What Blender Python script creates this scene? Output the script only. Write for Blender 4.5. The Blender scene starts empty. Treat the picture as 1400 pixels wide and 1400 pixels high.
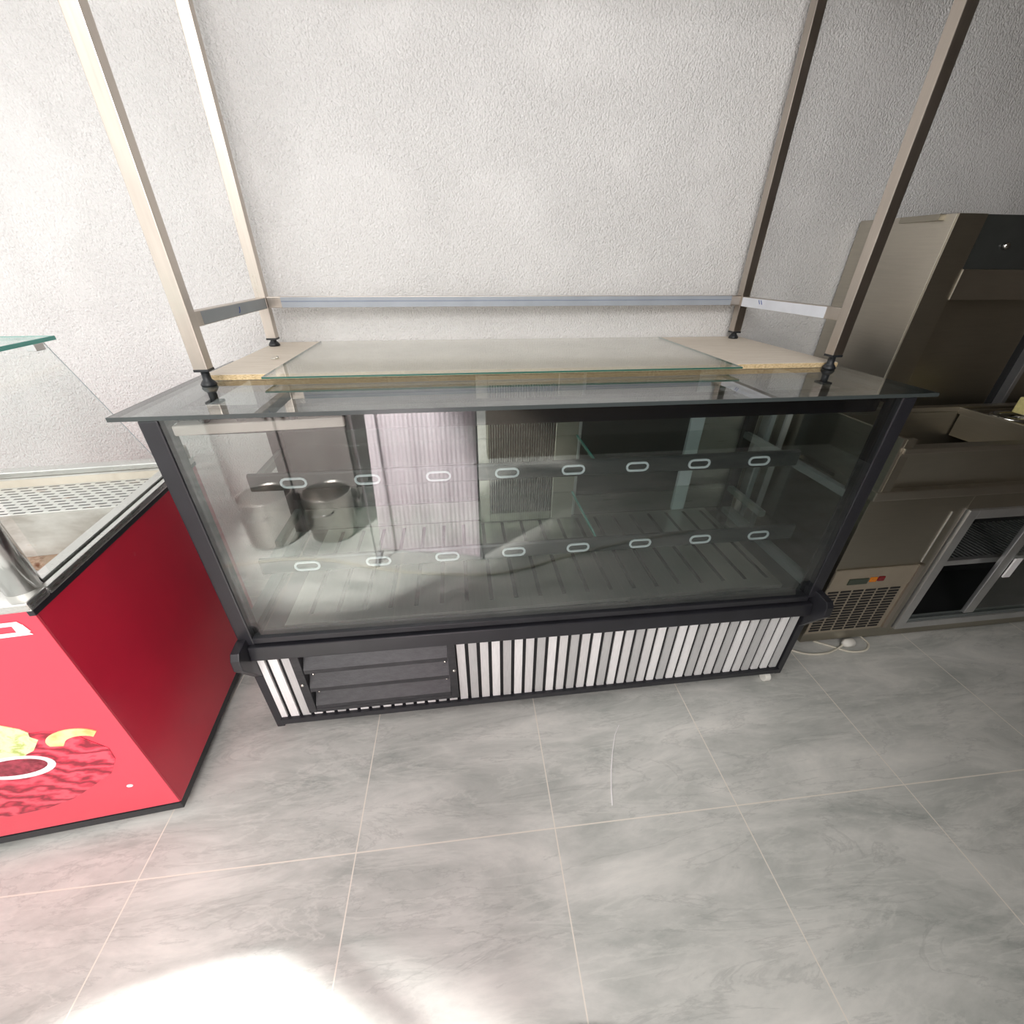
import bpy, bmesh, math, random
from mathutils import Vector, Matrix
random.seed(7)
SC = bpy.context.scene
COL = SC.collection

# ------------------------------------------------------------------ camera
cam_d = bpy.data.cameras.new('camera')
cam_d.sensor_fit = 'HORIZONTAL'; cam_d.sensor_width = 36.0
cam_d.lens = 14.808
cam_d.clip_start = 0.02
cam = bpy.data.objects.new('camera', cam_d); COL.objects.link(cam)
yaw, pitch, roll = math.radians(7.2533), math.radians(30.636), math.radians(0.414)
cy, sy, cp, sp = math.cos(yaw), math.sin(yaw), math.cos(pitch), math.sin(pitch)
fwd = Vector((sy*cp, cy*cp, -sp)); rt = Vector((cy, -sy, 0)); up = rt.cross(fwd)
r2 = rt*math.cos(roll) + up*math.sin(roll); u2 = -rt*math.sin(roll) + up*math.cos(roll)
M3 = Matrix((r2, u2, -fwd)).transposed()
cam.matrix_world = Matrix.Translation((-0.2694, -1.0324, 1.5109)) @ M3.to_4x4()
SC.camera = cam

# ------------------------------------------------------------------ world, lights, exposure
W = bpy.data.worlds.new('overcast_sky'); SC.world = W; W.use_nodes = True
bg = W.node_tree.nodes['Background']
bg.inputs[0].default_value = (1.0, 0.985, 0.965, 1); bg.inputs[1].default_value = 1.5
SC.view_settings.view_transform = 'Standard'; SC.view_settings.look = 'None'
SC.view_settings.gamma = 1.0; SC.view_settings.use_curve_mapping = False
SC.view_settings.exposure = 0.2

def area(name, loc, target, sx, sy_, power, colr, spread=180):
    d = bpy.data.lights.new(name, 'AREA'); d.shape = 'RECTANGLE'; d.size = sx; d.size_y = sy_
    d.energy = power; d.color = colr; d.spread = math.radians(spread)
    o = bpy.data.objects.new(name, d); COL.objects.link(o); o.location = loc
    o.rotation_euler = (Vector(target) - Vector(loc)).to_track_quat('-Z', 'Y').to_euler()
    return o
area('shopfront_daylight', (-0.5, -3.9, 3.1), (-0.2, 0.0, 0.3), 3.0, 1.6, 120, (1.0, 0.97, 0.95))
sd = bpy.data.lights.new('added_floor_spot', 'SPOT'); sd.energy = 1800; sd.color = (1.0, 0.97, 0.94)  # added spot without a real source, brightens the mirrored cloth and floor
sd.spot_size = math.radians(35); sd.spot_blend = .3; sd.shadow_soft_size = .08
so = bpy.data.objects.new('added_floor_spot', sd); COL.objects.link(so); so.location = (-2.03, .37, 2.6)
so.rotation_euler = (Vector((-.95, -1.38, .45)) - so.location).to_track_quat('-Z', 'Y').to_euler()

# ------------------------------------------------------------------ helpers: materials
def S(r, g, b):
    f = lambda c: (c/255/12.92) if c/255 <= .04045 else ((c/255+.055)/1.055)**2.4
    return (f(r), f(g), f(b), 1)

class Mat:
    def __init__(s, name):
        s.m = bpy.data.materials.new(name); s.m.use_nodes = True
        s.t = s.m.node_tree; s.n = s.t.nodes; s.l = s.t.links
        s.b = s.n['Principled BSDF']; s.out = s.n['Material Output']
    def node(s, typ, **kw):
        n = s.n.new(typ)
        for k, v in kw.items(): setattr(n, k, v)
        return n
    def link(s, a, b): s.l.new(a, b)
    def coords(s, scale=(1, 1, 1), rot=(0, 0, 0), loc=(0, 0, 0)):
        tc = s.node('ShaderNodeTexCoord'); mp = s.node('ShaderNodeMapping')
        mp.inputs['Scale'].default_value = scale; mp.inputs['Rotation'].default_value = rot; mp.inputs['Location'].default_value = loc
        s.link(tc.outputs['Object'], mp.inputs[0]); return mp.outputs[0]
    def noise(s, vec, scale, detail=4, rough=.5, dist=0):
        n = s.node('ShaderNodeTexNoise'); n.inputs['Scale'].default_value = scale; n.inputs['Detail'].default_value = detail
        n.inputs['Roughness'].default_value = rough; n.inputs['Distortion'].default_value = dist
        s.link(vec, n.inputs['Vector']); return n.outputs['Fac']
    def ramp(s, fac, stops):
        r = s.node('ShaderNodeValToRGB'); e = r.color_ramp.elements
        while len(e) < len(stops): e.new(.5)
        for i, (p, c) in enumerate(stops): e[i].position = p; e[i].color = c
        s.link(fac, r.inputs[0]); return r.outputs[0]
    def mix(s, fac, a, b):
        n = s.node('ShaderNodeMix', data_type='RGBA')
        for sock, v in ((n.inputs[0], fac), (n.inputs[6], a), (n.inputs[7], b)):
            if isinstance(v, (tuple, float, int)): sock.default_value = v
            else: s.link(v, sock)
        return n.outputs[2]
    def bump(s, h, strength, dist=.01):
        n = s.node('ShaderNodeBump'); n.inputs['Strength'].default_value = strength; n.inputs['Distance'].default_value = dist
        s.link(h, n.inputs['Height']); s.link(n.outputs[0], s.b.inputs['Normal'])
    def math(s, op, a, b=0.0):
        n = s.node('ShaderNodeMath', operation=op)
        for i, v in enumerate((a, b)):
            if isinstance(v, (float, int)): n.inputs[i].default_value = v
            else: s.link(v, n.inputs[i])
        return n.outputs[0]
    def set(s, color=None, rough=.5, metal=0.0, spec=None):
        if color is not None:
            if isinstance(color, tuple): s.b.inputs['Base Color'].default_value = color
            else: s.link(color, s.b.inputs['Base Color'])
        s.b.inputs['Roughness'].default_value = rough; s.b.inputs['Metallic'].default_value = metal
        if spec is not None: s.b.inputs['Specular IOR Level'].default_value = spec
        return s

def plain(name, c, rough=.5, metal=0.0, var=.06, scale=14.0, spec=None):
    m = Mat(name); v = m.coords(); f = m.noise(v, scale, 5)
    a = tuple(x*(1-var) for x in c[:3])+(1,); b = tuple(min(1, x*(1+var)) for x in c[:3])+(1,)
    m.set(m.ramp(f, [(.3, a), (.7, b)]), rough, metal, spec); return m.m

def steel(name, c, rough=.33, stretch=(1.5, 1.5, 40), blotch=.12):
    m = Mat(name); f = m.noise(m.coords(stretch), 6, 6, .6); g = m.noise(m.coords(), 3.5, 5, .6)
    k = m.math('ADD', m.math('MULTIPLY', f, .5), m.math('MULTIPLY', g, .5))
    a = tuple(x*(1-blotch) for x in c[:3])+(1,); b = tuple(min(1, x*(1+blotch)) for x in c[:3])+(1,)
    m.set(m.ramp(k, [(.35, a), (.65, b)]), rough, 1.0)
    rr = m.node('ShaderNodeMapRange'); rr.inputs[1].default_value = .3; rr.inputs[2].default_value = .7
    rr.inputs[3].default_value = rough-.07; rr.inputs[4].default_value = rough+.1
    m.link(k, rr.inputs[0]); m.link(rr.outputs[0], m.b.inputs['Roughness']); return m.m

def glass(name, tint, f0=.06, gloss=(1, 1, 1, 1), gr=0.0, dirt=0.0):
    m = Mat(name); m.n.remove(m.b)
    tr = m.node('ShaderNodeBsdfTransparent'); tr.inputs[0].default_value = tint
    gl = m.node('ShaderNodeBsdfGlossy'); gl.inputs['Color'].default_value = gloss; gl.inputs['Roughness'].default_value = gr
    lw = m.node('ShaderNodeLayerWeight'); lw.inputs[0].default_value = .5
    p = m.math('POWER', lw.outputs['Facing'], 5.0)
    f = m.math('ADD', m.math('MULTIPLY', p, 1-f0), f0)
    ms = m.node('ShaderNodeMixShader'); m.link(f, ms.inputs[0]); m.link(tr.outputs[0], ms.inputs[1]); m.link(gl.outputs[0], ms.inputs[2])
    last = ms.outputs[0]
    if dirt:
        df = m.node('ShaderNodeBsdfDiffuse'); df.inputs[0].default_value = (.75, .73, .7, 1)
        n = m.noise(m.coords((1, 1, 1)), 5, 6, .65)
        d = m.math('MULTIPLY', n, dirt); m2 = m.node('ShaderNodeMixShader')
        m.link(d, m2.inputs[0]); m.link(last, m2.inputs[1]); m.link(df.outputs[0], m2.inputs[2]); last = m2.outputs[0]
    m.link(last, m.out.inputs[0]); return m.m

MT = {}
def build_materials():
    # stucco
    m = Mat('white_stucco'); v = m.coords()
    n2 = m.noise(v, 170, 3, .6); n3 = m.noise(v, 2.2, 3, .5)
    vo = m.node('ShaderNodeTexVoronoi'); vo.inputs['Scale'].default_value = 120; m.link(m.coords((1, 1, .75)), vo.inputs['Vector'])
    mask = m.ramp(n3, [(.40, (.7, .7, .7, 1)), (.50, (1, 1, 1, 1))])
    h = m.math('ADD', m.math('MULTIPLY', m.ramp(vo.outputs['Distance'], [(.1, (0, 0, 0, 1)), (.62, (1, 1, 1, 1))]), .55), m.math('MULTIPLY', m.ramp(n2, [(.35, (0, 0, 0, 1)), (.68, (1, 1, 1, 1))]), .6))
    hm = m.node('ShaderNodeMath', operation='MULTIPLY'); m.link(h, hm.inputs[0]); m.link(mask, hm.inputs[1])
    m.set(m.ramp(m.noise(v, 3, 5), [(.3, (.78, .768, .76, 1)), (.7, (.83, .82, .812, 1))]), .75)
    m.bump(hm.outputs[0], .72, .0078); MT['stucco'] = m.m
    # floor
    m = Mat('grey_marble_tile'); v = m.coords((1, 1, 1), (0, 0, math.radians(0.8)), (0.045, 0.43, 0))
    w = m.coords((1.0, 3.2, 1), (0, 0, math.radians(38)))
    s1 = m.noise(w, 1.9, 10, .66, .45); s2 = m.noise(m.coords((.7, 3.4, 1), (0, 0, math.radians(46))), 3.2, 8, .62, .6)
    base = m.ramp(s1, [(.28, S(150, 153, 149)), (.42, S(182, 183, 178)), (.56, S(204, 203, 198)), (.72, S(228, 225, 219))])
    vein = m.ramp(s2, [(.47, (0, 0, 0, 1)), (.5, (1, 1, 1, 1)), (.53, (0, 0, 0, 1))])
    c = m.mix(m.math('MULTIPLY', vein, .4), base, S(215, 214, 208))
    dk = m.ramp(m.noise(m.coords((.8, 3.6, 1), (0, 0, math.radians(33)), (3, 1, 0)), 1.7, 8, .66, .7), [(.485, (0, 0, 0, 1)), (.5, (1, 1, 1, 1)), (.515, (0, 0, 0, 1))])
    c = m.mix(m.math('MULTIPLY', dk, .22), c, S(120, 121, 120))
    br = m.node('ShaderNodeTexBrick'); br.offset = 0; br.squash = 1
    br.inputs['Scale'].default_value = 1.0; br.inputs['Brick Width'].default_value = .6; br.inputs['Row Height'].default_value = 1.2
    br.inputs['Mortar Size'].default_value = .002; br.inputs['Mortar Smooth'].default_value = .2
    m.link(v, br.inputs['Vector'])
    c = m.mix(br.outputs['Fac'], c, S(228, 221, 210))
    m.set(c, .38, 0, .45); m.bump(m.math('MULTIPLY', br.outputs['Fac'], -1.0), .2, .002); MT['floor'] = m.m
    MT['ceiling_and_shade_slab'] = plain('dark_beige_ceiling_paint', (.16, .14, .12, 1), .8)
    MT['darkwall'] = plain('warm_brown_wall_paint', (.13, .11, .09, 1), .7)
    MT['black'] = plain('black_satin_paint', (.017, .017, .021, 1), .34, 0, .15)
    MT['blackgloss'] = plain('black_gloss_lacquer', (.008, .008, .011, 1), .16, 0, .1)
    m = Mat('black_textured_paint'); m.set(m.ramp(m.noise(m.coords((3, 3, 12)), 9, 6, .7), [(.35, (.016, .016, .019, 1)), (.7, (.04, .04, .044, 1))]), .42); m.bump(m.noise(m.coords((3, 3, 12)), 40, 4), .25, .002); MT['louver'] = m.m
    MT['groove'] = plain('matte_black_backing', (.012, .012, .013, 1), .8)
    for i, c in enumerate((S(232, 231, 230), S(214, 213, 212), S(188, 188, 187))):
        m = Mat('whitewashed_wood_%s' % ('pale', 'mid', 'grey')[i]); f = m.noise(m.coords((60, 20, 5)), 5, 7, .7)
        m.set(m.ramp(f, [(.3, tuple(x*.86 for x in c[:3])+(1,)), (.6, c)]), .6); MT['slat%d' % i] = m.m
    MT['steel'] = steel('brushed_stainless_steel', (.50, .465, .40, 1), .36, (1.5, 1.5, 24), .07)
    MT['steelpost'] = steel('warm_stainless_tube', (.52, .465, .41, 1), .31, (26, 26, 1.2), .07)
    MT['steeldark'] = steel('dim_stainless_sheet', (.42, .39, .325, 1), .38, (1.5, 1.5, 24), .08)
    MT['chrome'] = steel('polished_stainless', (.72, .71, .69, 1), .14, (1, 1, 20), .06)
    MT['rim'] = steel('satin_rim_steel', (.80, .80, .78, 1), .26, (1, 1, 20), .05)
    MT['alu'] = plain('brushed_aluminium', (.66, .66, .66, 1), .35, .9, .05)
    MT['glassfront'] = glass('reflective_clear_glass', (.88, .91, .90, 1), .095)
    MT['glasside'] = glass('green_tinted_glass', (.94, .965, .955, 1), .04)
    MT['glasstop'] = glass('smoked_top_glass', (.74, .77, .77, 1), .10)
    MT['glassclear'] = glass('loose_clear_glass', (.97, .985, .975, 1), .035, dirt=.2)
    MT['glassclean'] = glass('clean_clear_glass', (.97, .985, .98, 1), .03)
    MT['glassshelf'] = glass('shelf_glass', (.90, .94, .92, 1), .03)
    MT['glassedge'] = plain('green_glass_edge', (.10, .40, .34, 1), .15)
    MT['sheetedge'] = plain('dark_green_sheet_edge', (.035, .13, .10, 1), .2)
    MT['darkedge'] = plain('dark_glass_edge', (.05, .06, .06, 1), .2)
    m = Mat('grey_dotted_frit'); vo = m.node('ShaderNodeTexVoronoi'); vo.inputs['Scale'].default_value = 260; vo.inputs['Randomness'].default_value = 0
    m.link(m.coords(), vo.inputs['Vector']); a = m.ramp(vo.outputs['Distance'], [(.45, (.85, .85, .85, 1)), (.6, (.35, .35, .35, 1))])
    m.set((.30, .295, .29, 1), .4); m.link(a, m.b.inputs['Alpha']); MT['frit'] = m.m
    MT['deck'] = steel('grey_deck_steel', (.52, .52, .48, 1), .42, (30, 1.5, 1))
    MT['slot'] = plain('dark_slot', (.012, .012, .012, 1), .8)
    MT['rail'] = plain('dark_grey_price_rail', (.014, .019, .019, 1), .3)
    MT['holder'] = plain('pale_grey_plastic', S(196, 204, 208), .4)
    MT['bracket'] = plain('grey_green_bracket', (.17, .19, .185, 1), .45, .3)
    MT['profile'] = plain('pale_blue_grey_profile', (.50, .55, .56, 1), .35)
    MT['rearpanel'] = plain('dark_rear_panel', (.035, .038, .036, 1), .18)
    MT['innerwall'] = steel('inner_liner_steel', (.34, .34, .32, 1), .3)
    m = Mat('copper_brown_coil'); f = m.noise(m.coords((2, 2, 26)), 3, 5, .7)
    m.set(m.ramp(f, [(.35, (.01, .012, .013, 1)), (.55, (.05, .042, .035, 1)), (.72, (.14, .09, .06, 1))]), .5, .3); MT['coil'] = m.m
    MT['fin'] = plain('aluminium_fin', (.55, .54, .50, 1), .3, .8, .15)
    MT['rubber'] = plain('black_rubber', (.015, .017, .02, 1), .45)
    # chipboard
    m = Mat('beige_chipboard_face'); f = m.noise(m.coords((2, 22, 2)), 4, 8, .65)
    m.set(m.ramp(f, [(.3, S(212, 200, 184)), (.6, S(228, 218, 204)), (.8, S(204, 190, 173))]), .55); MT['board'] = m.m
    m = Mat('raw_chipboard_edge'); f = m.noise(m.coords((1, 1, 2)), 130, 4, .7)
    m.set(m.ramp(f, [(.35, S(176, 148, 108)), (.5, S(216, 190, 146)), (.7, S(234, 214, 176))]), .8); MT['boardedge'] = m.m
    MT['beige'] = plain('beige_laminate', S(188, 174, 168), .35)
    MT['film'] = plain('blue_grey_protective_film', S(160, 166, 174), .35)
    MT['filmdark'] = plain('dull_protective_film', S(148, 154, 158), .35)
    MT['filmpale'] = plain('pale_protective_film', S(214, 217, 224), .3)
    MT['ink'] = plain('blue_ink', S(60, 85, 150), .5)
    MT['inkpale'] = plain('faded_blue_line', S(112, 124, 150), .5)
    MT['screw'] = plain('zinc_screw', (.7, .68, .62, 1), .25, 1)
    # cooler
    m = Mat('red_painted_panel'); f = m.noise(m.coords((1, 1, 1)), 2.5, 6, .6)
    sc = m.ramp(m.noise(m.coords((.4, 6, 9), (math.radians(-35), 0, 0)), 2.2, 3, .5), [(.735, (0, 0, 0, 1)), (.75, (1, 1, 1, 1))])
    m.set(m.mix(m.math('MULTIPLY', sc, .35), m.ramp(f, [(.3, (.52, .017, .045, 1)), (.7, (.62, .022, .052, 1))]), S(200, 90, 100)), .28); MT['red'] = m.m
    MT['redfront'] = plain('haze_lightened_red_vinyl', (.70, .058, .092, 1), .3, 0, .04, 3)  # bright reflected haze mixed into the red, so paler than the sides
    MT['white'] = plain('white_print', (.88, .86, .86, 1), .4)
    m = Mat('lemon_print'); m.set(m.ramp(m.noise(m.coords(), 22, 4), [(.35, S(250, 180, 110)), (.6, S(253, 222, 165))]), .35); MT['lemon'] = m.m
    m = Mat('lettuce_print'); m.set(m.ramp(m.noise(m.coords((1, 1, 1)), 28, 5, .65, .8), [(.35, S(168, 182, 96)), (.5, S(222, 226, 182)), (.7, S(196, 208, 138))]), .35); MT['lettuce'] = m.m
    m = Mat('raw_meat_print'); wv = m.node('ShaderNodeTexWave'); wv.bands_direction = 'DIAGONAL'; wv.inputs['Scale'].default_value = 9; wv.inputs['Distortion'].default_value = 12; wv.inputs['Detail'].default_value = 4; wv.inputs['Detail Scale'].default_value = 1.6
    m.link(m.coords((.7, 1, 1.3)), wv.inputs['Vector'])
    m.set(m.ramp(wv.outputs['Fac'], [(.02, S(140, 26, 46)), (.2, S(184, 40, 62)), (.6, S(205, 54, 78)), (.9, S(216, 84, 100))]), .3); MT['meat'] = m.m
    m = Mat('tomato_sauce_print'); m.set(m.ramp(m.noise(m.coords(), 60, 3), [(.35, S(110, 25, 40)), (.65, S(160, 50, 70))]), .25); MT['sauce'] = m.m
    # dirty well
    m = Mat('stained_white_liner'); st = m.noise(m.coords((1, 1, 2)), 5, 7, .65)
    m.set(m.ramp(st, [(.35, S(175, 168, 160)), (.52, S(206, 202, 196)), (.66, S(222, 219, 214)), (.78, S(190, 160, 125))]), .4); MT['well'] = m.m
    m = Mat('perforated_white_ledge'); br = m.node('ShaderNodeTexBrick'); br.offset = .5
    br.inputs['Scale'].default_value = 1; br.inputs['Brick Width'].default_value = .046; br.inputs['Row Height'].default_value = .021
    br.inputs['Mortar Size'].default_value = .0072; br.inputs['Mortar Smooth'].default_value = .05
    m.link(m.coords(), br.inputs['Vector'])
    rust = m.ramp(m.noise(m.coords((1, 3, 1)), 9, 6, .7), [(.6, (0, 0, 0, 1)), (.68, (1, 1, 1, 1))])
    c = m.mix(br.outputs['Fac'], S(70, 68, 64), S(232, 230, 226)); c = m.mix(m.math('MULTIPLY', rust, .6), c, S(165, 110, 60)); m.set(c, .4); MT['perf'] = m.m
    m = Mat('rusty_brown_grime'); m.set(m.ramp(m.noise(m.coords((1, 1, 1)), 30, 6, .7), [(.35, S(120, 75, 50)), (.5, S(190, 165, 145)), (.7, S(150, 100, 65))]), .6); MT['grime'] = m.m
    MT['kitchen'] = plain('beige_grey_cabinet_sheet', (.30, .27, .26, 1), .5, .2)
    MT['potsteel'] = steel('used_pot_steel', (.52, .49, .46, 1), .3, (1, 1, 14), .08)
    MT['panelbeige'] = plain('beige_metal_panel', S(158, 147, 130), .4, .35)
    MT['plastic_white'] = plain('white_plastic', (.78, .76, .70, 1), .4)
    MT['cable'] = plain('cream_cable', (.66, .62, .52, 1), .5)
    MT['yellow'] = plain('yellow_sponge_foam', S(214, 204, 140), .9, 0, .15, 60)
    MT['orange_switch'] = plain('amber_switch', S(205, 120, 30), .25)
    MT['red_switch'] = plain('dark_red_switch', S(115, 25, 30), .25)
    MT['green_switch'] = plain('dull_green_display', S(58, 66, 55), .3)
    MT['fridge_dark'] = plain('dark_fridge_liner', (.02, .021, .022, 1), .5)
    MT['wire'] = plain('grey_shelf_wire', (.30, .31, .31, 1), .35, .6)
    # reflected cloth: thin, lets daylight through
    m = Mat('pale_ribbed_cloth'); m.n.remove(m.b); v = m.coords()
    f = m.noise(m.coords((1, 1, .015)), 90, 3, .6)
    df = m.node('ShaderNodeBsdfDiffuse'); tl = m.node('ShaderNodeBsdfTranslucent')
    c = m.ramp(f, [(.3, (.80, .68, .74, 1)), (.6, (.93, .84, .89, 1))])
    m.link(c, df.inputs[0]); m.link(c, tl.inputs[0]); ms = m.node('ShaderNodeMixShader'); ms.inputs[0].default_value = .15
    m.link(df.outputs[0], ms.inputs[1]); m.link(tl.outputs[0], ms.inputs[2]); m.link(ms.outputs[0], m.out.inputs[0]); MT['cloth'] = m.m
build_materials()

# ------------------------------------------------------------------ helpers: meshes
class MB:
    def __init__(s): s.v = []; s.f = []; s.mi = []; s.cur = 0
    def use(s, i): s.cur = i; return s
    def add(s, vs, fs):
        b = len(s.v); s.v += [tuple(x) for x in vs]
        for f in fs: s.f.append([i+b for i in f]); s.mi.append(s.cur)
        return s
    def box(s, x0, y0, z0, x1, y1, z1):
        return s.add([(x0, y0, z0), (x1, y0, z0), (x1, y1, z0), (x0, y1, z0), (x0, y0, z1), (x1, y0, z1), (x1, y1, z1), (x0, y1, z1)],
                     [(3, 2, 1, 0), (4, 5, 6, 7), (0, 1, 5, 4), (1, 2, 6, 5), (2, 3, 7, 6), (3, 0, 4, 7)])
    def hexa(s, b, t):   # bottom ring of 4 points, top ring of 4
        return s.add(list(b)+list(t), [(3, 2, 1, 0), (4, 5, 6, 7), (0, 1, 5, 4), (1, 2, 6, 5), (2, 3, 7, 6), (3, 0, 4, 7)])
    def prism(s, prof, a0, a1, axis='X'):
        n = len(prof); mk = {'X': lambda p, a: (a, p[0], p[1]), 'Y': lambda p, a: (p[0], a, p[1]), 'Z': lambda p, a: (p[0], p[1], a)}[axis]
        vs = [mk(p, a0) for p in prof]+[mk(p, a1) for p in prof]
        fs = [tuple(range(n))[::-1], tuple(range(n, 2*n))]+[(i, (i+1) % n, n+(i+1) % n, n+i) for i in range(n)]
        return s.add(vs, fs)
    def tube(s, pts, r, n=12, cap=True):
        pts = [Vector(p) for p in pts]; rs = r if isinstance(r, (list, tuple)) else [r]*len(pts)
        rings = []; prev = None
        for i, p in enumerate(pts):
            d = (pts[min(i+1, len(pts)-1)]-pts[max(i-1, 0)]).normalized()
            if prev is None:
                a = Vector((0, 0, 1)) if abs(d.z) < .9 else Vector((1, 0, 0)); u = d.cross(a).normalized()
            else: u = (prev-d*prev.dot(d)).normalized()
            prev = u; w = d.cross(u)
            rings.append([p+(u*math.cos(t*2*math.pi/n)+w*math.sin(t*2*math.pi/n))*rs[i] for t in range(n)])
        vs = [q for r_ in rings for q in r_]; fs = []
        for i in range(len(rings)-1):
            for t in range(n):
                fs.append((i*n+t, i*n+(t+1) % n, (i+1)*n+(t+1) % n, (i+1)*n+t))
        if cap: fs += [tuple(range(n))[::-1], tuple(range((len(rings)-1)*n, len(rings)*n))]
        return s.add(vs, fs)
    def lathe(s, prof, c, n=28):   # prof: (r, z)
        vs = []; fs = []
        for r, z in prof:
            for t in range(n): vs.append((c[0]+r*math.cos(t*2*math.pi/n), c[1]+r*math.sin(t*2*math.pi/n), z))
        for i in range(len(prof)-1):
            for t in range(n): fs.append((i*n+t, i*n+(t+1) % n, (i+1)*n+(t+1) % n, (i+1)*n+t))
        return s.add(vs, fs)
    def ball(s, c, r, n=10):
        prof = [(r*math.sin(math.pi*i/n)+1e-5, c[2]-r*math.cos(math.pi*i/n)) for i in range(n+1)]
        return s.lathe(prof, c, 14)
    def build(s, name, mats, parent=None, bevel=0.0, smooth=False, seg=2):
        if isinstance(mats, str): mats = [mats]
        me = bpy.data.meshes.new(name)
        off = Vector(ORG.get(parent.name if parent else None, (0, 0, 0)))
        me.from_pydata([Vector(p)-off for p in s.v], [], s.f)
        for m in mats: me.materials.append(MT[m])
        for p, i in zip(me.polygons, s.mi): p.material_index = i; p.use_smooth = smooth
        bm = bmesh.new(); bm.from_mesh(me)
        bmesh.ops.recalc_face_normals(bm, faces=bm.faces)
        if bevel:
            ed = [e for e in bm.edges if len(e.link_faces) == 2 and e.calc_face_angle(0) > .5]
            bmesh.ops.bevel(bm, geom=ed, offset=bevel, segments=seg, affect='EDGES', profile=.6, clamp_overlap=True)
        bm.to_mesh(me); bm.free()
        if smooth: me.shade_smooth(); 
        o = bpy.data.objects.new(name, me); COL.objects.link(o)
        if parent: o.parent = parent; ORG[o.name] = tuple(off)
        return o
ORG = {}
def thing(name, label, cat, loc=(0, 0, 0), rz=0.0, group=None):
    o = bpy.data.objects.new(name, None); COL.objects.link(o); o.empty_display_size = .1
    o.location = loc; o.rotation_euler = (0, 0, rz); o['label'] = label; o['category'] = cat
    if group: o['group'] = group
    ORG[o.name] = tuple(loc); return o
def tag(o, label, cat): o['label'] = label; o['category'] = cat; return o
def struct(o): o['kind'] = 'structure'; return o
def box(name, mat, parent, x0, y0, z0, x1, y1, z1, bevel=0.002):
    return MB().box(x0, y0, z0, x1, y1, z1).build(name, mat, parent, bevel)

# ------------------------------------------------------------------ setting
WY = 0.925
struct(MB().box(-5, -5, -.1, 3.3, WY+.15, 0).build('floor', 'floor'))
struct(MB().box(-5, WY, 0, 3.3, WY+.15, 2.9).build('wall_back', 'stucco'))
struct(MB().box(3.3, -2.6, -.1, 3.45, WY+.15, 2.6).build('wall_right', 'darkwall'))
struct(MB().box(-.05, -2.6, 0, 3.3, -2.45, 2.6).build('wall_front_blocker', 'darkwall'))  # unseen wall, extended left to block light and darken the mirrored view
struct(MB().box(.7, -2.6, 2.6, 3.45, WY+.15, 2.72).box(-3.2, -.35, 2.9, .7, WY+.15, 3.0).build('ceiling_and_shade_slab', 'ceiling_and_shade_slab'))  # second, left slab is added out of view to shade the back wall
pts = [(.262, -.125, .0012), (.235, -.16, .0012), (.205, -.22, .0012), (.18, -.28, .0012), (.16, -.34, .0012), (.147, -.39, .0012)]
struct(MB().tube(pts, [.0008, .0014, .0018, .0022, .0022, .0022], 6).build('trim_1', 'white'))

# ------------------------------------------------------------------ tall steel unit on the right
tu = thing('steel_cupboard', 'tall stainless steel cupboard with open recess standing behind the prep counter', 'cupboard', (1.5, .57, 0))
MB().hexa([(1.445, .915, .02), (1.5, .565, .02), (1.53, .565, .02), (1.475, .915, .02)], [(1.445, .915, 1.67), (1.5, .565, 1.67), (1.53, .565, 1.67), (1.475, .915, 1.67)]).build('side_panel', 'steel', tu, .002)
box('stile', 'steeldark', tu, 1.503, .56, .8, 1.62, .60, 1.67)
box('header_panel', 'rearpanel', tu, 1.62, .575, 1.5, 2.75, .6, 1.67)
MB().tube([(1.765, .575, 1.575), (1.765, .562, 1.575)], [.012, .01], 14).build('knob', 'chrome', tu, 0, True)
box('cross_beam', 'steel', tu, 1.62, .555, 1.397, 2.75, .6, 1.5, .003)
box('recess_back', 'steeldark', tu, 1.62, .64, .8, 2.17, .66, 1.397)
box('recess_gap', 'groove', tu, 2.17, .66, .8, 2.31, .68, 1.397, 0)
box('door_edge', 'alu', tu, 2.24, .625, .8, 2.262, .66, 1.397)
box('door_panel', 'steeldark', tu, 2.262, .63, .8, 2.75, .66, 1.397)
box('top_panel', 'steeldark', tu, 1.47, .6, 1.65, 2.75, .9, 1.67)
box('back_panel', 'steeldark', tu, 1.5, .89, .02, 2.75, .91, 1.65)

wp = thing('ribbed_steel_sheet', 'ribbed bright steel sheet standing against the wall behind right end of display case', 'panel', (1.24, .9, 0))
box('sheet', 'alu', wp, 1.045, .898, 0, 1.43, .92, .98, .001)
g = MB()
for k in range(20):
    xr_ = 1.065+k*.0102; g.box(xr_, .8935, .02, xr_+.0045, .898, .97)
g.build('ribs', 'steeldark', wp)
for xa, xb, mt in ((1.31, 1.335, 'profile'), (1.345, 1.385, 'steeldark'), (1.395, 1.425, 'white')): box('trim_strip', mt, wp, xa, .886, .0, xb, .898, .98)

# ------------------------------------------------------------------ prep counter on the right
FY = .14
pc = thing('prep_counter', 'stainless steel refrigerated prep counter with sunken basin and sliding glass doors', 'counter', (1.7, FY, 0))
b = MB()
b.box(1.2, FY, .035, 1.64, .54, .78); b.box(1.64, FY, .705, 2.9, .54, .78); b.box(1.64, FY, .035, 2.9, .54, .075)
b.box(1.64, .50, .075, 2.9, .54, .705); b.box(2.84, FY, .075, 2.9, .50, .705)
b.build('body', 'steeldark', pc, .002)
box('inner_liner', 'fridge_dark', pc, 1.66, .47, .08, 2.83, .495, .70, 0)
box('inner_side', 'fridge_dark', pc, 1.642, .17, .08, 1.66, .47, .70, 0)
box('inner_floor', 'fridge_dark', pc, 1.66, .18, .078, 2.83, .47, .085, 0)
g = MB()   # service panel
g.box(1.2, FY-.008, .355, 1.575, FY, .448)
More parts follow.
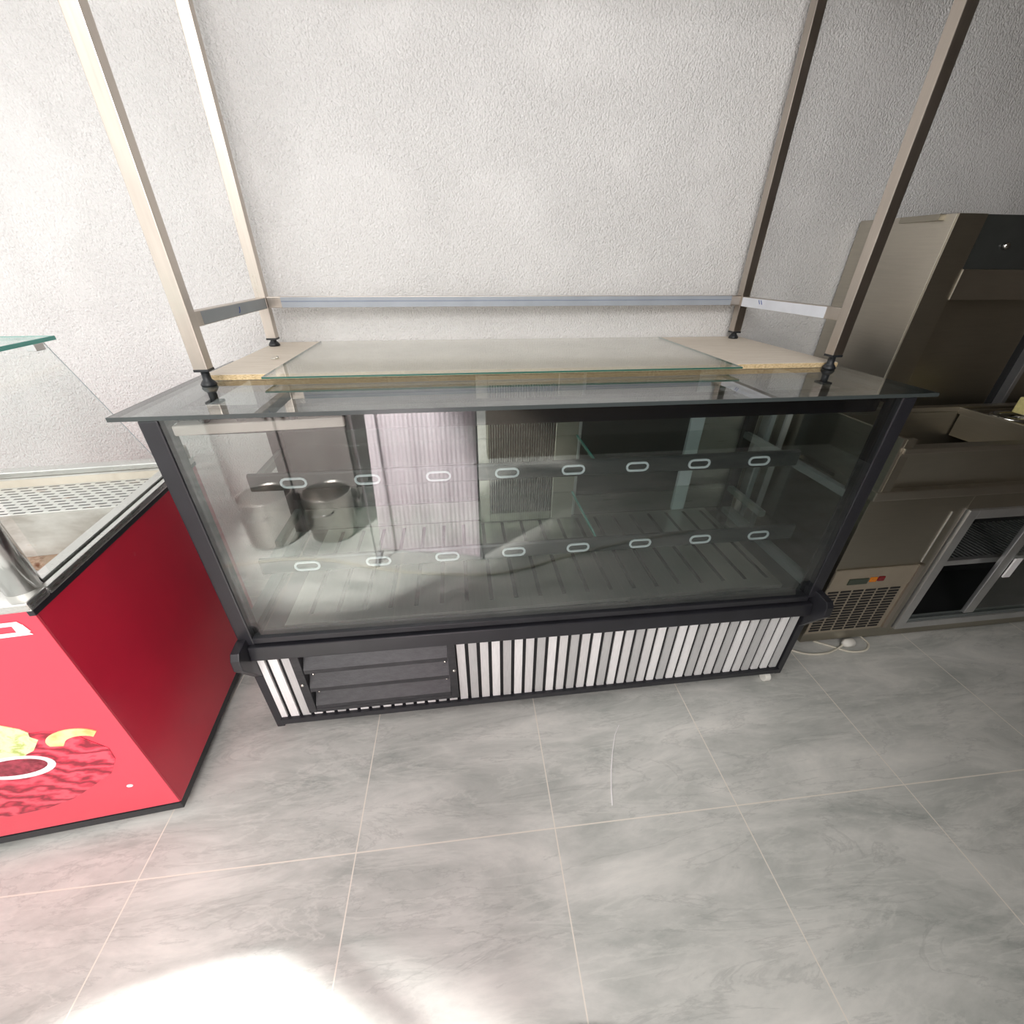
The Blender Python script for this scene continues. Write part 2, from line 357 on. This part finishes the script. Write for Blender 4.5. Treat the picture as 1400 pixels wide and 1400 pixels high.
svc = g.build('service_panel', 'panelbeige', pc, .002)
g = MB(); g.use(0).box(1.2, FY-.004, .09, 1.575, FY, .355); g.use(1)
for ci in range(6):
    x = 1.212+ci*.058
    for k in range(15):
        z = .105+k*.0158; g.box(x, FY-.0062, z, x+.047, FY-.0042, z+.0088)
g.build('vent_grille', ['panelbeige', 'slot'], pc)
MB().prism([(1.575, FY), (1.575, FY-.012), (1.592, FY-.016), (1.605, FY-.004), (1.605, FY)], .095, .45, 'Z').build('folded_edge', 'steelpost', pc, .002)
sw = MB().box(1.275, FY-.012, .372, 1.365, FY-.007, .402).build('control_display', 'green_switch', pc, .002)
MB().box(1.372, FY-.013, .380, 1.403, FY-.007, .404).build('rocker_switch', 'orange_switch', pc, .003)
MB().box(1.408, FY-.013, .382, 1.438, FY-.007, .406).build('rocker_switch', 'red_switch', pc, .003)
box('seam_strip', 'alu', pc, 1.580, FY-.0035, .46, 1.583, FY, .70, 0)
# door frame
g = MB(); g.box(1.648, FY-.012, .075, 1.69, FY+.03, .705); g.box(1.69, FY-.012, .665, 2.84, FY+.03, .705); g.box(1.69, FY-.012, .075, 2.84, FY+.03, .112); g.box(2.80, FY-.012, .112, 2.84, FY+.03, .665)
g.build('door_frame', 'alu', pc, .002)
g = MB(); g.box(1.69, FY-.006, .112, 2.80, FY-.002, .128); g.box(1.69, FY+.01, .112, 2.80, FY+.014, .134); g.build('door_track', 'bracket', pc)
dr = MB().box(1.985, FY-.004, .13, 2.035, FY+.012, .665).build('sliding_door', 'alu', pc, .003)
MB().box(2.035, FY, .13, 2.79, FY+.006, .665).build('door_glass', 'glasside', dr)
MB().box(2.04, FY-.01, .34, 2.075, FY-.004, .44).build('white_sticker', 'white', dr, .001)
g = MB()
for k in range(46):
    x = 1.672+k*.025; g.box(x, .20, .395, x+.006, .465, .40)
g.build('wire_shelf', 'wire', pc)
box('shelf_front_bar', 'alu', pc, 1.662, .18, .388, 2.83, .2, .415, .002)
# counter top parts
MB().prism([(FY-.028, .782), (FY-.028, .82), (.30, .82), (.30, .782)], 1.175, 2.92, 'X').build('counter_lip', 'steel', pc, .004)
MB().prism([(FY-.002, .82), (FY-.028, .965), (FY-.015, .968), (FY+.012, .82)], 1.195, 2.92, 'X').build('raised_front_panel', 'steeldark', pc, .001)
MB().box(1.180, FY-.024, .815, 1.193, .55, 1.018).build('cheek_panel', 'steel', pc, .001)
MB().box(1.193, FY-.026, .82, 1.228, FY-.012, 1.016).build('cheek_return', 'steeldark', pc, .001)
g = MB()
g.box(1.195, FY-.034, .965, 2.92, FY+.005, .985); g.box(1.195, .52, .965, 2.92, .553, .985)
g.build('basin_rim', 'steel', pc, .003)
g = MB(); g.box(1.22, FY+.005, .79, 2.92, FY+.012, .965); g.box(1.22, .515, .79, 2.92, .522, .965); g.box(1.22, FY+.012, .785, 2.92, .515, .795); g.box(1.22, .145, .79, 1.23, .52, .965)
g.build('basin', 'steeldark', pc)
g = MB()   # pan at the right of the basin
g.box(1.885, FY+.006, .955, 1.9, .525, .983); g.box(1.89, FY+.014, .86, 1.9, .51, .955)
g.box(1.9, .50, .86, 2.5, .51, .975); g.box(1.9, FY+.014, .86, 2.5, FY+.022, .975); g.box(1.9, FY+.02, .86, 2.5, .505, .866)
pan = g.build('food_pan', 'steel', pc, .002)
g = MB(); g.tube([(2.02+.09*math.cos(a), .40+.06*math.sin(a), .972) for a in [k*math.pi*2/20 for k in range(21)]], .010, 10); g.lathe([(.001, .955), (.07, .955), (.085, .97)], (2.02, .40), 20)
g.build('pan_lid_ring', 'chrome', pan, 0, True)
MB().box(1.90, .35, .945, 2.1, .505, .957).build('pan_shelf', 'steel', pan)
tag(MB().box(2.02, .36, .985, 2.15, .43, 1.05).build('sponge', 'yellow', None, .006), 'yellow block sponge lying in the steel pan at the counter end', 'sponge')
for x in (1.26, 2.8):
    MB().tube([(x, .2, 0), (x, .2, .036)], [.022, .016], 14).build('leg', 'rubber', pc, 0, True)
    MB().tube([(x, .5, 0), (x, .5, .036)], [.022, .016], 14).build('leg', 'rubber', pc, 0, True)
MB().box(1.55, FY+.02, .003, 2.88, FY+.03, .035).build('kick_plate', 'steeldark', pc)

# plug and cable
cb = thing('power_cable', 'cream power cable with white plug lying on the floor under the steel counter', 'cable', (1.43, .12, 0))
import itertools
def spline(P, n=8):
    P = [Vector(p) for p in P]; out = []
    for i in range(len(P)-1):
        p0, p1, p2, p3 = P[max(i-1, 0)], P[i], P[i+1], P[min(i+2, len(P)-1)]
        for k in range(n):
            t = k/n; out.append(.5*((2*p1)+(-p0+p2)*t+(2*p0-5*p1+4*p2-p3)*t*t+(-p0+3*p1-3*p2+p3)*t**3))
    out.append(P[-1]); return out
cz = .0048
MB().tube(spline([(1.10, .20, cz), (1.16, .13, cz), (1.22, .098, cz), (1.31, .092, cz), (1.385, .112, .008), (1.41, .12, .016)]), .0045, 8).build('cable', 'cable', cb, 0, True)
MB().tube(spline([(1.30, .165, cz), (1.36, .125, cz), (1.42, .088, cz), (1.49, .085, cz), (1.535, .11, cz), (1.545, .14, cz), (1.53, .19, cz), (1.45, .25, cz)]), .0045, 8).build('cable', 'cable', cb, 0, True)
MB().tube([(1.405, .12, .02), (1.42, .121, .022), (1.455, .123, .022), (1.458, .123, .022)], [.009, .019, .019, .016], 14).build('plug', 'plastic_white', cb, 0, True)

# ------------------------------------------------------------------ red cooler on the left
CR = math.radians(4.6)
co = thing('red_cooler', 'red ice cream style counter cooler with food picture on its front and steel rim', 'cooler', (-1.2, -.245, 0), CR)
co['label'] = 'red open topped cooler with food picture on front, left of black display case'
X0, X1, Y0, Y1, ZT = -1.95, -1.2, -.245, .55, .885
box('side_panel', 'red', co, X1-.012, Y0+.003, .06, X1, Y1, .86, .003)
box('side_panel', 'red', co, X0, Y0+.003, .045, X0+.012, Y1, .86, .003)
fp = box('front_panel', 'redfront', co, X0, Y0-.003, .07, X1+.001, Y0+.003, .866, .001)
box('back_panel', 'red', co, X0+.012, Y1-.012, .045, X1-.012, Y1, .86)
box('bottom_tray', 'rubber', co, X0+.002, Y0-.001, .03, X1-.001, Y1-.002, .06)
box('edge_strip', 'black', co, X1-.01, Y0-.004, .852, X1+.003, Y1+.002, .876, .002)
g = MB()
g.box(X0, Y0-.006, .866, X1+.004, Y0+.05, .889); g.box(X0, Y1-.045, .866, X1+.004, Y1+.002, .889)
g.box(X1-.05, Y0+.05, .868, X1-.018, Y1-.045, .892); g.box(X1-.014, Y0+.05, .866, X1+.004, Y1-.045, .887)
g.box(X0, Y0+.05, .868, X0+.05, Y1-.045, .889)
g.build('steel_rim', 'rim', co, .004)
g = MB()
g.box(X0+.05, Y0+.05, .66, X1-.05, Y0+.056, .868); g.box(X1-.056, Y0+.056, .66, X1-.05, Y1-.045, .868); g.box(X0+.05, Y0+.056, .66, X0+.056, Y1-.045, .868)
g.box(X0+.056, Y1-.275, .66, X1-.056, Y1-.265, .835); g.box(X0+.056, Y0+.056, .66, X1-.056, Y1-.275, .668)
g.build('well_liner', 'well', co)
box('perforated_ledge', 'perf', co, X0+.056, Y1-.265, .828, X1-.056, Y1-.06, .838, .002)
box('rear_trim', 'well', co, X0+.05, Y1-.06, .828, X1-.05, Y1-.045, .868, .003)
box('grime_strip', 'grime', co, X0+.056, Y1-.33, .668, X1-.056, Y1-.276, .69, .004)
box('cream_trim', 'board', co, X0+.05, Y1-.062, .84, X1-.05, Y1-.06, .866, 0)
for px, py in ((X1-.04, Y0+.055), (X0+.06, Y0+.055)):
    MB().tube([(px, py, .886), (px, py, 1.343)], .031, 24).build('canopy_post', 'chrome', co, 0, True)
MB().tube([(X1-.012, Y1-.02, .885), (X1-.012, Y1-.02, .935)], .016, 16).build('rear_stub', 'steelpost', co, 0, True)
g = MB().use(0).box(X0-.02, Y0-.15, 1.344, X1, Y0+.43, 1.352); g.use(1); g.box(X1, Y0-.15, 1.3435, X1+.0035, Y0+.43, 1.3525); g.box(X0-.02, Y0-.1535, 1.3435, X1+.0035, Y0-.15, 1.3525); g.box(X0-.02, Y0+.43, 1.3435, X1+.0035, Y0+.4335, 1.3525)
g.build('glass_canopy', ['glassclean', 'glassedge'], co)
sg = MB().prism([(Y0+.09, .888), (Y0+.09, 1.343), (Y0+.40, 1.343), (Y0+.64, .888)], X1-.008, X1-.002, 'X').build('side_glass', 'glassclean', co)
MB().tube([(X1-.004, Y0+.40, 1.343), (X1-.004, Y0+.64, .89)], .0011, 6).build('glass_edge', 'holder', sg)
box('glass_clamp', 'alu', co, X1-.016, Y0+.36, 1.328, X1+.003, Y0+.39, 1.344, .002)
# printed picture on the front panel
PY = Y0-.0035
def decal(name, mat, poly, layer, parent=fp):
    return MB().prism(poly, PY-.0006*layer, PY+.0004, 'Y').build(name, mat, parent)
def ell(cx, cz, a, b_, n=28, ph=0, jag=0):
    return [(cx+a*(1+jag*random.uniform(-1, 1))*math.cos(ph+2*math.pi*k/n), cz+b_*(1+jag*random.uniform(-1, 1))*math.sin(ph+2*math.pi*k/n)) for k in range(n)]
decal('printed_meat', 'meat', [(-1.29, .43)]+[(-1.31, .47), (-1.36, .485), (-1.42, .49), (-1.50, .49), (-1.62, .48), (-1.75, .42), (-1.80, .3), (-1.74, .2), (-1.6, .16), (-1.5, .165), (-1.42, .19), (-1.36, .23), (-1.30, .27), (-1.265, .33), (-1.26, .38)], 1)
decal('printed_lettuce', 'lettuce', ell(-1.475, .475, .085, .075, 26, 0, .12), 2)
decal('printed_bowl', 'white', ell(-1.475, .365, .085, .047), 3)
decal('printed_sauce', 'sauce', ell(-1.477, .368, .071, .033), 4)
lem = []
for k in range(15):
    a = math.radians(195-k*170/14); lem.append((-1.312+.062*math.cos(a), .438+.042*math.sin(a)))
for k in range(9):
    a = math.radians(25+k*130/8); lem.append((-1.302+.035*math.cos(a), .428+.022*math.sin(a)))
lem.append((-1.345, .42)); 
decal('printed_lemon', 'lemon', lem, 3)
decal('printed_dot', 'white', ell(-1.283, .198, .008, .006, 14), 2)
g = MB()
for (a0, b0, a1, b1) in ((-1.75, .832, -1.232, .843), (-1.75, .803, -1.226, .814), (-1.252, .812, -1.226, .834), (-1.75, .803, -1.738, .843)):
    g.add([(a0, PY-.0008, b0), (a1, PY-.0008, b0), (a1-.006, PY-.0008, b1), (a0, PY-.0008, b1)], [(0, 1, 2, 3)])
g.build('white_outline', 'white', fp)
for px, py in ((X1-.05, Y0+.05), (X1-.05, Y1-.06), (X0+.05, Y0+.05), (X0+.05, Y1-.06)):
    MB().tube([(px, py, 0), (px, py, .03)], [.02, .016], 14).build('foot', 'cable', co, 0, True)

# ------------------------------------------------------------------ display case
dc = thing('display_case', 'long black glass display case with white slatted base and louvred vent', 'display case', (0, 0, 0))
def endp(x0, x1):
    prof = [(.05, .488), (-.02, .492), (-.062, .487), (-.074, .468), (-.077, .428), (-.006, .315), (-.004, .035), (.62, .035), (.88, .06), (.88, .475)]
    return MB().prism(prof, x0, x1, 'X').build('end_panel', 'black', dc, .003)
endp(-1.002, -.975); endp(.975, 1.002)
box('base_carcass', 'groove', dc, -.974, .06, .075, .974, .88, .40, 0)
g = MB(); g.box(-.974, .0045, .075, -.860, .008, .412); g.box(-.338, .0045, .075, .974, .008, .412); g.box(-.860, .0045, .075, -.338, .008, .12); g.build('slat_backing', 'groove', dc)
box('insulated_tray', 'black', dc, -.974, .03, .40, .974, .88, .47, .001)
MB().hexa([(-.975, -.028, .412), (.975, -.028, .388), (.975, .03, .388), (-.975, .03, .412)], [(-.975, -.022, .465), (.975, -.022, .441), (.975, .03, .441), (-.975, .03, .465)]).build('bumper_panel', 'black', dc, .004)
MB().hexa([(-.975, -.016, .062), (.975, -.016, .055), (.975, .02, .055), (-.975, .02, .062)], [(-.975, -.016, .088), (.975, -.016, .078), (.975, .02, .078), (-.975, .02, .088)]).build('kick_rail', 'black', dc, .002)
x = -.9818; k = 0
while x < .975:
    xa, xb = max(x, -.974), min(x+.0285, .974)
    mt = 'slat%d' % (2 if k % 3 == 2 else (0 if random.random() < .7 else 1))
    if xb-xa > .004:
        short = xb > -.862 and xa < -.338
        box('slat', mt, dc, xa, -.004, .08, xb, .004, .118 if short else .412, .001)
    x += .0408; k += 1
# vent
vn = MB().box(-.858, .05, .122, -.34, .056, .415).build('vent_back', 'groove', dc)
g = MB(); g.box(-.868, -.018, .114, -.840, .05, .425); g.box(-.360, -.018, .114, -.334, .05, .425); g.box(-.840, -.018, .114, -.360, .05, .132); g.box(-.840, -.018, .412, -.360, .05, .425)
g.build('vent_frame', 'louver', vn, .002)
for k in range(3):
    zt = .404-k*.092
    lv = MB().add([(-.838, .038, zt), (-.362, .038, zt), (-.362, -.016, zt-.07), (-.838, -.016, zt-.07), (-.838, -.016, zt-.088), (-.362, -.016, zt-.088), (-.362, -.012, zt-.088), (-.838, -.012, zt-.088), (-.838, -.012, zt-.072), (-.362, -.012, zt-.072), (-.362, .042, zt-.003), (-.838, .042, zt-.003)],
                  [(0, 1, 2, 3), (3, 2, 5, 4), (4, 5, 6, 7), (7, 6, 9, 8), (8, 9, 10, 11), (11, 10, 1, 0), (0, 3, 8, 11), (3, 4, 7, 8), (1, 10, 9, 2), (2, 9, 6, 5)]).build('louver', 'louver', vn)
    for sx in (-.826, -.374):
        MB().ball((sx, .013, zt-.03), .0055).build('screw', 'screw', lv, 0, True)
for sx in (-.855, -.343):
    MB().ball((sx, -.019, .268), .006).build('screw', 'screw', vn, 0, True)
# frame
MB().hexa([(-.955, -.012, .473), (.955, -.012, .449), (.955, .03, .449), (-.955, .03, .473)], [(-.955, -.012, .495), (.955, -.012, .471), (.955, .03, .471), (-.955, .03, .495)]).build('bottom_rail', 'black', dc, .002)
for s in (-1, 1):
    q = MB().box(s*1.0, -.008, .462, s*.957, .045, 1.195).build('corner_post', 'black', dc, .004)
    MB().box(s*.957, .012, .47, s*.948, .03, 1.195).build('gasket', 'blackgloss', q, .001)
    box('rear_post', 'black', dc, s*1.0, .585, .475, s*.957, .63, 1.195, .003)
    box('side_top_rail', 'black', dc, s*1.0, .045, 1.165, s*.965, .585, 1.195, .002)
    box('side_bottom_rail', 'bracket', dc, s*1.0, .045, .471, s*.955, .585, .508, .002)
    box('side_glass', 'glasside', dc, s*.985, .045, .508, s*.978, .585, 1.165, 0)
box('top_beam', 'blackgloss', dc, -.957, .055, 1.136, .957, .11, 1.194, .002)
box('front_glass', 'glassfront', dc, -.957, -.004, .47, .957, .004, 1.195, 0)
# interior
g = MB().use(0).box(-.87, .032, .485, .87, .60, .5); g.use(1)
for k in range(-8, 12):
    xs = -.118+k*.0862; g.box(xs, .075, .4995, xs+.014, .575, .5006)
g.build('slotted_deck', ['deck', 'slot'], dc)
box('gutter', 'rearpanel', dc, -.955, .032, .47, .955, .60, .4845, 0)
box('rear_lower_panel', 'innerwall', dc, -.955, .605, .5, .955, .63, .60, 0)
box('rear_sliding_panel', 'rearpanel', dc, .22, .608, .6, .70, .625, 1.17, .001)
box('rear_sliding_panel', 'innerwall', dc, .76, .608, .6, .955, .625, 1.17, .001)
box('rear_sliding_panel', 'rearpanel', dc, -.955, .608, .6, -.21, .625, 1.17, .001)
box('rear_top_rail', 'bracket', dc, -.955, .60, 1.15, .955, .63, 1.194, .002)
box('door_profile', 'profile', dc, .70, .588, .505, .76, .606, 1.15, .003)
box('door_profile', 'alu', dc, .215, .596, .505, .228, .606, 1.15, .002)
ev = MB(); ev.box(-.205, .578, .503, -.16, .606, 1.15); ev.box(.113, .578, .503, .21, .606, 1.15); ev.box(-.16, .578, .503, .113, .606, .545); ev.box(-.16, .578, 1.11, .113, .606, 1.15)
evo = ev.build('coil_housing', 'steel', dc, .003)
box('cooling_coil', 'coil', evo, -.16, .597, .545, .113, .606, 1.11, 0)
g = MB()
for k in range(27):
    xf = -.157+k*.01; g.box(xf, .580, .545, xf+.0018, .597, 1.11)
g.build('fin_grid', 'fin', evo)
box('rear_housing', 'black', dc, -.99, .64, .475, .99, .88, 1.194, .003)
def stadium(cx, cz, w, h, n=5):
    r = h/2; P = []
    for k in range(n+1): a = -math.pi/2+math.pi*k/n; P.append((cx+w/2-r+r*math.cos(a), cz+r*math.sin(a)))
    for k in range(n+1): a = math.pi/2+math.pi*k/n; P.append((cx-w/2+r+r*math.cos(a), cz+r*math.sin(a)))
    return P
def shelf(yf, zs, zc, x0, sp):
    sh = MB().use(0).box(-.945, yf+.012, zs, .20, .575, zs+.008).box(.206, yf+.012, zs, .945, .575, zs+.008).use(1).box(.2, yf+.012, zs-.0005, .206, .575, zs+.0085).build('glass_shelf', ['glassshelf', 'glassedge'], dc)
    rl = MB().prism([(yf+.012, zc-.03), (yf+.002, zc-.03), (yf-.002, zc-.024), (yf-.002, zc+.024), (yf+.002, zc+.03), (yf+.012, zc+.03)], -.945, .945, 'X').build('price_rail', 'rail', dc, .001)
    for k in range(8):
        cx = x0+k*sp; o = stadium(cx, zc-.002, .083, .036); i = stadium(cx, zc-.002, .069, .022); n = len(o)
        y0, y1 = yf-.006, yf-.002
        vs = [(p[0], y0, p[1]) for p in o]+[(p[0], y0, p[1]) for p in i]+[(p[0], y1, p[1]) for p in o]+[(p[0], y1, p[1]) for p in i]
        fs = []
        for a in range(n):
            c = (a+1) % n; fs += [(a, c, n+c, n+a), (2*n+a, 3*n+a, 3*n+c, 2*n+c), (a, 2*n+a, 2*n+c, c), (n+a, n+c, 3*n+c, 3*n+a)]
        MB().add(vs, fs).build('label_holder', 'holder', rl)
    for s in (-1, 1):
        box('shelf_bracket', 'bracket', dc, s*.974, .015 if s > 0 and zs > .8 else .34, zs-.034, s*.95, .58, zs-.008, .002)
shelf(.25, .894, .904, -.809, .2283)
shelf(.15, .632, .648, -.798, .2287)
# top glass
top = MB().use(0).box(-1.055, -.008, 1.196, 1.055, .63, 1.206).use(1).box(-1.058, -.011, 1.196, 1.058, -.008, 1.206).box(-1.058, -.008, 1.196, -1.055, .63, 1.206).box(1.055, -.008, 1.196, 1.058, .63, 1.206).build('top_glass', ['glasstop', 'darkedge'], dc)
g = MB(); z = 1.1955
for (a0, b0, a1, b1) in ((-1.055, -.008, 1.055, .07), (-1.055, .07, -.955, .6), (.955, .07, 1.055, .6)):
    g.add([(a0, b0, z), (a1, b0, z), (a1, b1, z), (a0, b1, z)], [(0, 1, 2, 3)])
g.build('frit_border', 'frit', top)
for px in (-.88, .94):
    for py in (.045 if px < 0 else .002, .75):
        ca = MB().tube([(px-.012, py, .022), (px+.012, py, .022)], .022, 18).build('castor', 'plastic_white' if px > 0 else 'rubber', dc, .002, False)
        MB().box(px-.016, py+.022, .03, px+.016, py+.05, .075).build('castor_fork', 'rubber', ca)

# beige strip board tucked under the top glass
bb = thing('strip_board', 'beige strip of board wedged under left end of the display case top glass', 'board', (-.8, .03, 1.16))
MB().prism([(-.945, .009), (-.56, .040), (-.56, .053), (-.945, .053)], 1.15, 1.176, 'Z').build('board', 'beige', bb, .005)
for px, py in ((-.88, .033), (-.68, .04), (-.80, .04)):
    MB().tube([(px, py, 1.1755), (px, py, 1.186), (px, py, 1.1945)], [.010, .012, .006], 14).build('rubber_foot', 'rubber', bb, 0, True)

# ------------------------------------------------------------------ boards and glass on top
wb = thing('chipboard_shelf', 'long beige chipboard plank lying along the wall behind the display case top', 'plank', (0, .62, 1.206))
MB().use(0).box(-1.005, .33, 1.2061, 1.03, .92, 1.223).build('plank', ['board'], wb, .001)
g = MB(); g.box(-1.0065, .3285, 1.207, 1.0315, .33, 1.2215); g.box(-1.0065, .33, 1.207, -1.005, .92, 1.2215); g.box(1.03, .33, 1.207, 1.0315, .92, 1.2215)
g.build('raw_edge', 'boardedge', wb)
gs = thing('glass_sheet', 'loose dusty glass sheet lying flat on the chipboard plank', 'glass sheet', (0, .57, 1.223))
MB().use(0).box(-.82, .262, 1.2232, .635, .90, 1.2282).use(1).box(-.821, .2605, 1.2232, .636, .262, 1.2282).box(-.8215, .262, 1.2232, -.82, .9, 1.2282).box(.635, .262, 1.2232, .6365, .9, 1.2282).build('pane', ['glassclear', 'sheetedge'], gs)
ls = thing('loose_screw', 'small metal screw lying on the plank beside the left edge of the glass sheet', 'screw', (-.87, .55, 1.223))
MB().tube([(-.895, .548, 1.2256), (-.875, .551, 1.2258)], .0022, 8).build('shank', 'screw', ls, 0, True)
MB().tube([(-.877, .5507, 1.2285), (-.871, .5516, 1.2285)], [.0052, .0045], 12).build('head', 'screw', ls, 0, True)

# ------------------------------------------------------------------ rack
rk = thing('steel_rack_frame', 'stainless steel table frame standing on top of the display case', 'rack', (0, 0, 1.206), .0191)
XL, XR, YF, YB, ZB, s_ = -.9434, .9682, .2676, .8264, 1.251, .036
ZR = 2.42
for (x0, y0, zf) in ((XL-s_, YF, 1.2065), (XR, YF, 1.2065), (XL-s_, YB, 1.2235), (XR, YB, 1.2235)):
    lg = box('post', 'steelpost', rk, x0, y0, ZB, x0+s_, y0+s_, ZR, .0025)
    cx, cy_ = x0+s_/2, y0+s_/2
    MB().lathe([(.0005, zf), (.019, zf), (.0205, zf+.005), (.017, zf+.011), (.011, zf+.018), (.0105, ZB-.006), (.014, ZB-.003), (.0005, ZB-.003)], (cx, cy_), 20).build('foot', 'rubber', lg, 0, True)
    box('foot_cap', 'rubber', lg, x0-.0008, y0-.0008, ZB-.004, x0+s_+.0008, y0+s_+.0008, ZB+.003, .001)
za, zb_ = 1.359, 1.396
rr = box('rear_rail', 'steelpost', rk, XL, YB+.004, za, XR, YB+.03, zb_, .002)
rf = box('protective_film', 'film', rr, XL+.05, YB+.0022, za+.001, XR-.045, YB+.004, zb_-.001, 0)
box('film_line', 'inkpale', rf, XL+.05, YB+.0012, za+.021, XR-.045, YB+.0022, za+.0228, 0)
lr = box('side_rail', 'steelpost', rk, XL-.031, YF+s_, za-.002, XL-.003, YB, zb_-.002, .002)
lf = box('protective_film', 'filmdark', lr, XL-.003, YF+s_+.035, za, XL-.0018, YB-.004, zb_-.004, 0)
MB().tube([(XL-.001, .585, 1.383), (XL-.001, .582, 1.372), (XL-.001, .574, 1.366)], .0013, 6).build('pen_mark', 'ink', lf)
rrs = box('side_rail', 'steelpost', rk, XR+.003, YF+s_, za-.004, XR+.031, YB, zb_-.004, .002)
rf2 = box('protective_film', 'filmpale', rrs, XR+.0018, YF+s_+.06, za-.003, XR+.003, YB-.004, zb_-.006, 0)
for dy in (0, .014):
    MB().tube([(XR+.001, .70+dy, 1.386), (XR+.001, .69+dy, 1.372)], .0013, 6).build('pen_mark', 'ink', rf2)
g = MB(); g.box(XL-s_, YF, ZR, XR+s_, YF+s_, ZR+.03); g.box(XL-s_, YB, ZR, XR+s_, YB+s_, ZR+.03); g.box(XL-s_, YF+s_, ZR, XL, YB, ZR+.03); g.box(XR, YF+s_, ZR, XR+s_, YB, ZR+.03)
g.build('top_frame', 'steelpost', rk, .002)

# ------------------------------------------------------------------ things in front of the case, seen mirrored in its glass
sc = thing('robe_standin', 'pale pink ribbed cloth screen for a robe, facing the display case, seen mirrored in its glass', 'standin', (-.48, -1.0, 0))  # stands in for the robe mirrored in the glass; bar and stands added
g = MB(); nx, nz = 160, 8; vs = []; fs = []
for j in range(nz+1):
    for i in range(nx+1):
        u = i/nx; zz = .012+1.12*j/nz; xx = -.79+(.59)*u+.05*(j/nz)*(1-u)
        vs.append((xx, -.995-.14*(1-u)+.003*math.sin(u*21)+.0012*math.sin(u*150), zz))
for j in range(nz):
    for i in range(nx): a = j*(nx+1)+i; fs.append((a, a+1, a+nx+2, a+nx+1))
g.add(vs, fs).build('cloth', 'cloth', sc, 0, True)
box('top_bar', 'alu', sc, -.80, -1.012, 1.125, -.19, -1.004, 1.14)
for px in (-.80, -.20): box('stand', 'alu', sc, px, -1.012, .02, px+.01, -1.004, 1.125); box('stand_foot', 'alu', sc, px-.005, -1.12, 0, px+.015, -.97, .02)
kb = thing('steel_cabinet', 'stainless two door cabinet across the aisle, mirrored in left part of the case glass', 'cabinet', (-1.35, -1.9, 0))
box('body', 'kitchen', kb, -1.80, -2.2, .12, -.98, -1.62, 1.12, .003)
for xa, xb in ((-1.79, -1.40), (-1.38, -.99)):
    d = box('door', 'kitchen', kb, xa, -1.62, .16, xb, -1.60, 1.09, .004)
    MB().tube([(xb-.04 if xa < -1.5 else xa+.04, -1.585, .7), (xb-.04 if xa < -1.5 else xa+.04, -1.585, .9)], .01, 10).build('handle', 'chrome', d, 0, True)
for px in (-1.76, -1.02):
    for py in (-2.15, -1.67): MB().tube([(px, py, 0), (px, py, .121)], .02, 12).build('leg', 'chrome', kb, 0, True)
def pot(c, r, h, label):
    p = thing('stock_pot', label, 'pot', (c[0], c[1], 0), 0, 'stock pots on the floor')
    MB().lathe([(.001, .002), (r*.94, .002), (r, .012), (r, h), (r*1.03, h+.004), (r*1.03, h+.009), (r*.985, h+.008), (r*.97, h-.01), (r*.97, .02), (.001, .012)], c, 40).build('body', 'potsteel', p, 0, True)
    hp = [(c[0]-.06, c[1]+r*.99, h*.74), (c[0]-.055, c[1]+r+.03, h*.73), (c[0]+.055, c[1]+r+.03, h*.76), (c[0]+.06, c[1]+r*.99, h*.77)]
    MB().tube(hp, .006, 8).build('handle', 'chrome', p, 0, True)
pot((-1.115, -1.385), .14, .29, 'steel stock pot on the floor nearest the cloth screen, mirrored in the glass')
pot((-1.47, -1.36), .15, .30, 'steel stock pot on the floor further left by the cabinet, mirrored in the glass')
tag(MB().tube(spline([(-2.1, -1.09, .006), (-1.69, -1.075, .006), (-1.2, -1.09, .006), (-.62, -.9, .006), (-.1, -.83, .006), (.3, -.94, .006), (.7, -1.04, .006), (1.2, -1.12, .006)]), .0055, 8).build('floor_cord', 'cable', None, 0, True), 'long cream cord trailing across the floor in front of the display case', 'cord')
